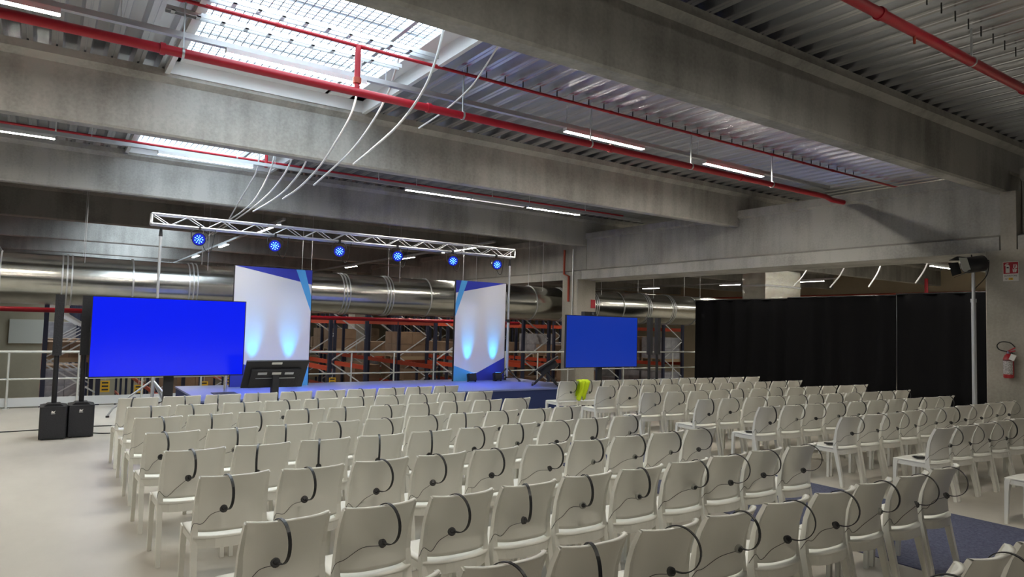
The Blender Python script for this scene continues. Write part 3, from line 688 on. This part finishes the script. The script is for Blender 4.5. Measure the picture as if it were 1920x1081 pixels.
MB().tube(bez([(0, 0.01, 0.43), (-0.02, 0.12, 0.46), (-0.02, 0.155, 0.53), (-0.02, 0.09, 0.59), (-0.02, -0.03, 0.58), (-0.01, -0.10, 0.51)], 26), 0.009, 8).build('hose', 'cable_black', o)
tg = MB().box(-0.09, -0.086, -0.12, -0.04, 0.30, 0.40); t_ = tg.build('inspection_tag', 'sign_white', o); t_.rotation_euler = (0.4, 0, 0); t_.location = (0.0, 0.12, 0.05)
MB().box(0.06, 0.085, -0.03, 0.03, 0.2, 0.42).build('wall_bracket', 'black_plastic', o)

o = empty('fire_extinguisher_sign', (PX-0.008, 4.665, 2.765)); tag(o, 'red and white fire extinguisher sign high on the pillar', 'sign')
SW, SH = 0.225, 0.325   # y runs towards the left in the view
MB().box(0, 0.006, 0, SW, 0, SH).build('plate', 'sign_white', o)
def yz(poly, m, name, t=0.0015):   # u to the viewer's right, v up, in sign units
    MB().prism([(SW-u*SW, v*SH) for u, v in poly], 'x', -t, 0.0).build(name, m, o)
yz([(0.03, 0.38), (0.97, 0.38), (0.97, 0.97), (0.03, 0.97)], 'sign_red', 'red_field')
yz([(0.18, 0.42), (0.43, 0.42), (0.43, 0.78), (0.36, 0.84), (0.25, 0.84), (0.18, 0.78)], 'sign_white', 'extinguisher_symbol', 0.003)
yz([(0.12, 0.80), (0.20, 0.90), (0.36, 0.92), (0.36, 0.87), (0.22, 0.86), (0.16, 0.78)], 'sign_white', 'hose_symbol', 0.003)
yz([(0.24, 0.66), (0.38, 0.66), (0.38, 0.72), (0.24, 0.72)], 'print_dark', 'symbol_mark', 0.0045)
for fl_ in ([(0.64, 0.44), (0.72, 0.44), (0.70, 0.58), (0.62, 0.64)], [(0.74, 0.44), (0.84, 0.44), (0.92, 0.62), (0.80, 0.58), (0.84, 0.78), (0.72, 0.62)], [(0.66, 0.68), (0.72, 0.64), (0.76, 0.84), (0.68, 0.86)], [(0.84, 0.64), (0.92, 0.68), (0.90, 0.82), (0.80, 0.86)]):
    yz(fl_, 'sign_white', 'flame_symbol', 0.003)
def text(body, size, loc, rot, m, parent, name='lettering'):
    c = bpy.data.curves.new(name, 'FONT'); c.body = body; c.size = size; c.align_x = 'CENTER'; c.extrude = 0.0005; c.materials.append(MATS[m])
    tmp = bpy.data.objects.new(name, c); COL.objects.link(tmp); bpy.context.view_layer.update()
    me = bpy.data.meshes.new_from_object(tmp.evaluated_get(bpy.context.evaluated_depsgraph_get())); bpy.data.objects.remove(tmp)
    t = bpy.data.objects.new(name, me); COL.objects.link(t); t.parent = parent; t.location = loc; t.rotation_euler = rot; return t
text('ESTINTORE', 0.036, (-0.002, SW/2, 0.075), (PI/2, 0, -PI/2), 'print_dark', o)
text('N°', 0.032, (-0.002, SW*0.76, 0.025), (PI/2, 0, -PI/2), 'print_dark', o)
MB().box(-0.0015, 0, SW*0.36, SW*0.64, 0.018, 0.055).build('number_sticker', 'sign_yellow', o)
text('14', 0.034, (-0.003, SW*0.5, 0.025), (PI/2, 0, -PI/2), 'print_dark', o)

# red riser and conduit on the middle column, small red sign
pipe('red_riser', [(13.255, 16.68, 4.2), (13.255, 16.68, 3.45), (13.262, 16.46, 3.38), (13.262, 16.46, 2.6)], 0.035, 'rust_paint', 'red pipe running down the concrete column beside the television')
o = MB().tube([(0, 0, 0), (0, 0, -2.4)], 0.02, 8).build('steel_conduit', 'galvanised'); o.location = (13.275, 16.28, 4.2); tag(o, 'thin grey conduit running down the concrete column beside the television', 'conduit')
o = MB().box(0, 0.18, -0.01, 0, 0, 0.26).build('notice', 'sign_red'); o.location = (13.84, 16.078, 2.42); tag(o, 'small red notice on the edge of the concrete column', 'sign')

pipe('red_riser', [(30.0, 13.8, 4.2), (30.0, 13.8, 0.0)], 0.07, 'red_paint', 'red vertical pipe far beyond the black curtain')
pipe('sprinkler_main', [(35.8, 34, 3.95), (35.8, 6, 3.95)], 0.05, 'rust_paint', 'rust red pipe along the far beige wall beyond the curtain')
# ---------------------------------------------------------------- carpet runner, cables
o = MB().box(5.70, 7.77, 0.6, 11.9, 0.0, 0.008).build('carpet_runner', 'carpet_blue'); tag(o, 'dark blue speckled carpet runner in the aisle between the chair blocks', 'carpet')
for i, (pts, lab) in enumerate((([(-2.5, 13.0, 0.008), (-0.3, 13.0, 0.008), (0.9, 13.1, 0.008), (2.1, 12.6, 0.008)], 'black cable on the floor behind the subwoofers'),
                    ([(0.62, 12.45, 0.008), (0.9, 12.25, 0.008), (1.4, 12.3, 0.008), (2.1, 12.1, 0.008)], 'black cable on the floor running from the subwoofers to the stage'))):
    q = bez([Vector(p)-Vector(pts[0]) for p in pts], 20); o = MB().tube(q, 0.008, 6).build('floor_cable', 'cable_black'); o.location = pts[0]; tag(o, lab, 'cable')

# ---------------------------------------------------------------- chairs
SAG = 0.068; TOPZ = 0.83; BW = 0.20
def yoff(z): return 0.085*(1-(max(0.0, z-0.54)/0.29)**2)
def back_y(x, z): return yoff(z)-SAG*(1-min(1, abs(x)/0.213)**3)
def back_mesh():
    m = MB(); n, k = 18, 7; zs = [0.478, 0.495, 0.57, 0.66, 0.74, 0.805, 0.822, 0.83]
    def grid(front):
        out = []
        for j, z in enumerate(zs):
            lip = (0.008 if j >= 5 else 0.0)
            for i in range(n+1):
                x = -BW-0.006+(2*BW+0.012)*i/n
                if j == 7: yy = back_y(x, z)+(0.022 if front else -0.003)
                else: yy = back_y(x, z)+(0.014+lip if front else -lip*0.4)
                out.append((x, yy, z-(0.004 if j == 0 and not front else 0)))
        return out
    a, b = grid(False), grid(True); w = n+1; K = len(zs)
    vs = a+b; fs = []
    for j in range(K-1):
        for i in range(n):
            fs.append((j*w+i, j*w+i+1, (j+1)*w+i+1, (j+1)*w+i)); o = K*w; fs.append((o+j*w+i, o+(j+1)*w+i, o+(j+1)*w+i+1, o+j*w+i+1))
    o = K*w
    for i in range(n):
        fs.append((i, o+i, o+i+1, i+1)); t = (K-1)*w; fs.append((t+i, t+i+1, o+t+i+1, o+t+i))
    m.add(vs, fs, True)
    return m.mesh('backrest', 'chair_plastic')
def seat_mesh():
    m = MB(); n, k = 10, 9; vs = []; W0 = 0.222
    for top in (1, 0):
        for j in range(k+1):
            t = j/k
            for i in range(n+1):
                u = -1+2*i/n; w = W0-0.006*t
                y = 0.060-0.062*(1-abs(u)**3)*(1-t)**2 + (0.455-0.060)*t + 0.012*(1-u*u)*t
                z = 0.452-0.010*(1-u*u)*math.sin(PI*min(1, t*1.05)) - (0.010 if j == k else 0)
                if j == 0: z -= 0.003
                if not top: z = 0.432 if 0 < j < k else 0.436
                vs.append((u*w, y, z))
    w_ = n+1; o = (k+1)*w_; fs = []
    for j in range(k):
        for i in range(n):
            fs.append((j*w_+i, j*w_+i+1, (j+1)*w_+i+1, (j+1)*w_+i)); fs.append((o+j*w_+i, o+(j+1)*w_+i, o+(j+1)*w_+i+1, o+j*w_+i+1))
    for i in range(n):
        fs.append((i, o+i, o+i+1, i+1)); t = k*w_; fs.append((t+i, t+i+1, o+t+i+1, o+t+i))
    for j in range(k):
        fs.append((j*w_, (j+1)*w_, o+(j+1)*w_, o+j*w_)); e = n; fs.append((j*w_+e, o+j*w_+e, o+(j+1)*w_+e, (j+1)*w_+e))
    m.add(vs, fs, True)
    return m.mesh('seat', 'chair_plastic')
def apron_mesh():
    m = MB()
    for s in (-1, 1): m.box(s*0.205-0.012, s*0.205+0.012, 0.09, 0.43, 0.388, 0.436)
    m.box(-0.20, 0.20, 0.42, 0.442, 0.395, 0.436)
    n = 8; 
    pts = [(-0.20+0.40*i/n, 0.068-0.060*(1-abs(-1+2*i/n)**3), 0.408) for i in range(n+1)]
    m.tube(pts, 1, rect=(0.058, 0.022), side=(0, 0, 1))
    return m.mesh('seat_frame', 'chair_plastic')
def leg_back(s):
    pts = [(s*0.217, 0.0, 0.0), (s*0.216, 0.012, 0.10), (s*0.213, 0.068, 0.36), (s*0.211, 0.087, 0.45), (s*0.209, 0.089, 0.54), (s*0.207, 0.073, 0.66), (s*0.205, 0.045, 0.745), (s*0.203, 0.006, 0.822)]
    rc = [(0.030, 0.034), (0.031, 0.036), (0.036, 0.044), (0.036, 0.046), (0.030, 0.036), (0.027, 0.030), (0.025, 0.028), (0.022, 0.024)]
    return MB().tube(pts, 1, rect=rc, side=(1, 0, 0)).mesh('leg', 'chair_plastic')
def leg_front(s):
    pts = [(s*0.212, 0.440, 0.0), (s*0.210, 0.432, 0.30), (s*0.208, 0.428, 0.40), (s*0.206, 0.420, 0.438)]
    return MB().tube(pts, 1, rect=[(0.028, 0.030), (0.033, 0.036), (0.038, 0.046), (0.040, 0.050)], side=(1, 0, 0)).mesh('leg', 'chair_plastic')
CH = [('seat', seat_mesh()), ('seat_frame', apron_mesh()), ('backrest', back_mesh()), ('leg', leg_back(-1)), ('leg', leg_back(1)), ('leg', leg_front(-1)), ('leg', leg_front(1))]
proto = empty('stacking_chair'); proto_parts = []
for nme, me in CH: proto_parts.append(inst(nme, me, proto))
proto_used = False
def chair(x, y, rz, label, group):
    global proto_used
    if not proto_used: o = proto; proto_used = True
    else:
        o = proto.copy(); COL.objects.link(o)
        for p_ in proto_parts:
            c = p_.copy(); COL.objects.link(c); c.parent = o
    o.location = (x, y, 0); o.rotation_euler = (0, 0, rz); tag(o, label, 'chair', group); return o

# headset hooked over the backrest; local frame = chair frame
def headset_variant(xo, twist, pad, rad, cab):
    cz = TOPZ-rad+0.012; cyy = back_y(xo, TOPZ)-0.006
    c, s = math.cos(twist), math.sin(twist)
    def T(dy, dz): return Vector((xo-s*dy, cyy+c*dy, cz+dz))
    pts = []
    for i in range(26):
        a = math.radians(28+ (292-28)*i/25)
        pts.append(T(rad*math.cos(a)*(1.0), rad*math.sin(a)))
    e = pts[-1]; ty = back_y(e.x, e.z)-0.014
    if e.y > ty: pass
    band = MB().tube(pts, [1.0]*24+[0.8, 0.7], rect=(0.0165, 0.0045), side=(c, s, 0)).mesh('band', 'headset_black')
    pc = Vector((e.x-0.004, min(e.y, ty)-0.004, e.z-0.012))
    nrm = Vector((random.uniform(-0.5, 0.5), -1, random.uniform(-0.2, 0.9))).normalized()
    padm = MB().tube([pc-nrm*0.004, pc+nrm*0.013], [0.024, 0.021], 14).mesh('ear_pad', pad)
    hub = MB().tube([pc+nrm*0.012, pc+nrm*0.020], [0.015, 0.011], 12).mesh('earpiece', 'headset_black')
    x1 = -0.19
    q = bez([pc+Vector((-0.01, 0, -0.01)), Vector(((pc.x+x1)/2, back_y((pc.x+x1)/2, pc.z-cab)-0.012, pc.z-cab)), Vector((x1*0.92, back_y(x1, 0.56)-0.012, pc.z-0.06-cab)), Vector((-0.222, 0.06, 0.53)), Vector((-0.228, 0.10, 0.47))], 20)
    cabm = MB().tube(q, 0.0017, 5).mesh('cable', 'cable_black')
    return [('band', band), ('ear_pad', padm), ('earpiece', hub), ('cable', cabm)]
HV = []
for i in range(12):
    HV.append(headset_variant(-0.085+0.022*(i % 5), math.radians((-14, 6, 18, -4, 10, -22)[i % 6]), 'headset_pad_grey' if i % 3 == 0 else 'headset_pad', 0.100+0.006*(i % 3), 0.02+0.02*(i % 4)))
def headset(ch, v, label, group):
    o = empty('headset', ch.location, ch.rotation_euler.z); tag(o, label, 'headset', group)
    hv = HV[v % len(HV)]
    inst(hv[0][0], hv[0][1], o); ep = inst(hv[2][0], hv[2][1], o); inst(hv[1][0], hv[1][1], ep); inst(hv[3][0], hv[3][1], o)
    return o

LEFT_Y = [(9.42, 9.72), (8.46, 8.72), (7.55, 7.74), (6.53, 6.71), (5.60, 5.75), (4.60, 4.68), (3.49, 3.61), (2.43, 2.49)]
LEFT_X = [(0.79, 5.16), (0.79, 5.20), (0.765, 5.19), (0.755, 5.23), (0.77, 5.32), (0.845, 5.33), (0.855, 5.37), (0.93, 5.47)]
G1, G2 = 'white chairs of the speaker-side block', 'white chairs of the curtain-side block'
H1, H2 = 'headsets on the speaker-side block', 'headsets on the curtain-side block'
seatn = 0
def row(block, r, xs, y_of, rz_of, total, skip_head=()):
    """r: row counted from the stage, i: seat counted from the carpet"""
    global seatn
    bl = 'speaker-side' if block == 0 else 'curtain-side'
    for i, x in enumerate(xs):
        seat = (len(xs)-i if block == 0 else i+1) if total is None else total[i]
        xc = x+0.2125; rz = rz_of(xc)+random.uniform(-0.02, 0.02)
        y = y_of(xc)+random.uniform(-0.012, 0.012)
        c = chair(xc, y, rz, 'white plastic chair in the %s block, %s row from stage, %s seat from carpet' % (bl, ORD[r], ORD[seat]), G1 if block == 0 else G2)
        if i not in skip_head:
            headset(c, random.randrange(12), 'black headset on chair back, %s block, %s row from stage, %s seat from carpet' % (bl, ORD[r], ORD[seat]), H1 if block == 0 else H2)
        if block == 1 and i == 0 or random.random() < 0.06:
            rc = empty('receiver', (c.location.x+random.uniform(-0.08, 0.02), c.location.y+0.26, 0.452), rz+random.uniform(0.6, 2.2))
            tag(rc, 'black receiver on the seat, %s block, %s row from stage, %s seat from carpet' % (bl, ORD[r], ORD[seat]), 'receiver', 'translation receivers on seats')
            MB().box(-0.03, 0.03, -0.055, 0.055, 0, 0.02).build('body', 'black_plastic', rc); MB().cyl((0.02, 0.055, 0.01), (0.02, 0.075, 0.01), 0.005, 8).build('knob', 'black_plastic', rc)
            MB().tube(bez([(0, -0.05, 0.01), (0.06, -0.10, 0.006), (0.10, -0.02, 0.006), (0.05, 0.06, 0.012)], 12), 0.003, 5).build('neck_strap', 'cable_black', rc)
for k in range(8):
    a, b = LEFT_X[k]; ya, yb = LEFT_Y[k]
    xs = [a+(b-a)*i/9+random.uniform(-0.008, 0.008) for i in range(10)]
    row(0, k+1, xs, lambda x, ya=ya, yb=yb: ya+(yb-ya)*(x-1)/4.5, lambda x: 0.028, None)
row(0, 9, [2.92, 3.42, 3.92], lambda x: 1.40, lambda x: 0.01, [6, 5, 4])
RIGHT = [(9.83, -0.05, 11), (8.78, -0.05, 11), (7.68, -0.055, 12), (6.62, -0.055, 11), (5.66, -0.05, 10), (4.58, 0.0, 10), (3.56, 0.0, 6), (2.46, 0.0, 1)]
RX0 = [7.80, 7.78, 7.74, 7.77, 7.83, 7.90, 7.94, 7.87]
for k, (y0, sl, n) in enumerate(RIGHT):
    xs = [RX0[k]+0.497*i+random.uniform(-0.008, 0.008) for i in range(n)]
    row(1, k+1, xs, lambda x, y0=y0, sl=sl: y0+sl*(x-8), lambda x, sl=sl: sl*0.8-0.01, None, skip_head=())

# yellow safety vest thrown over the two front chairs of the curtain-side block
o = empty('safety_vest', (8.26, 9.80, 0.0)); tag(o, 'bright yellow safety vest hung over the front chairs of the curtain-side block', 'vest')
def cloth(pts_fn, n, k, name):
    vs = [pts_fn(i/n, j/k) for j in range(k+1) for i in range(n+1)]
    fs = [(j*(n+1)+i, j*(n+1)+i+1, (j+1)*(n+1)+i+1, (j+1)*(n+1)+i) for j in range(k) for i in range(n)]
    c = MB().add(vs, fs, True).build(name, 'vest_yellow', o); sm = c.modifiers.new('thick', 'SOLIDIFY'); sm.thickness = 0.006; return c
def vest_back(u, v):
    w = 0.25*(1-0.22*v); x = -0.125+0.02*math.sin(v*4)+w*u
    z = 0.852-0.33*v-0.05*v*math.sin(u*9); y = -0.060-0.026*math.sin(u*15+v*4)-0.02*math.sin(u*7)+0.03*v
    if v < 0.08: y += (0.08-v)*0.9
    return (x, y, z)
def vest_front(u, v):
    return (-0.10+0.20*u, 0.03+0.03*v+0.012*math.sin(u*12), 0.848-0.30*v)
cloth(vest_back, 14, 12, 'back_panel'); cloth(vest_front, 10, 8, 'front_panel')
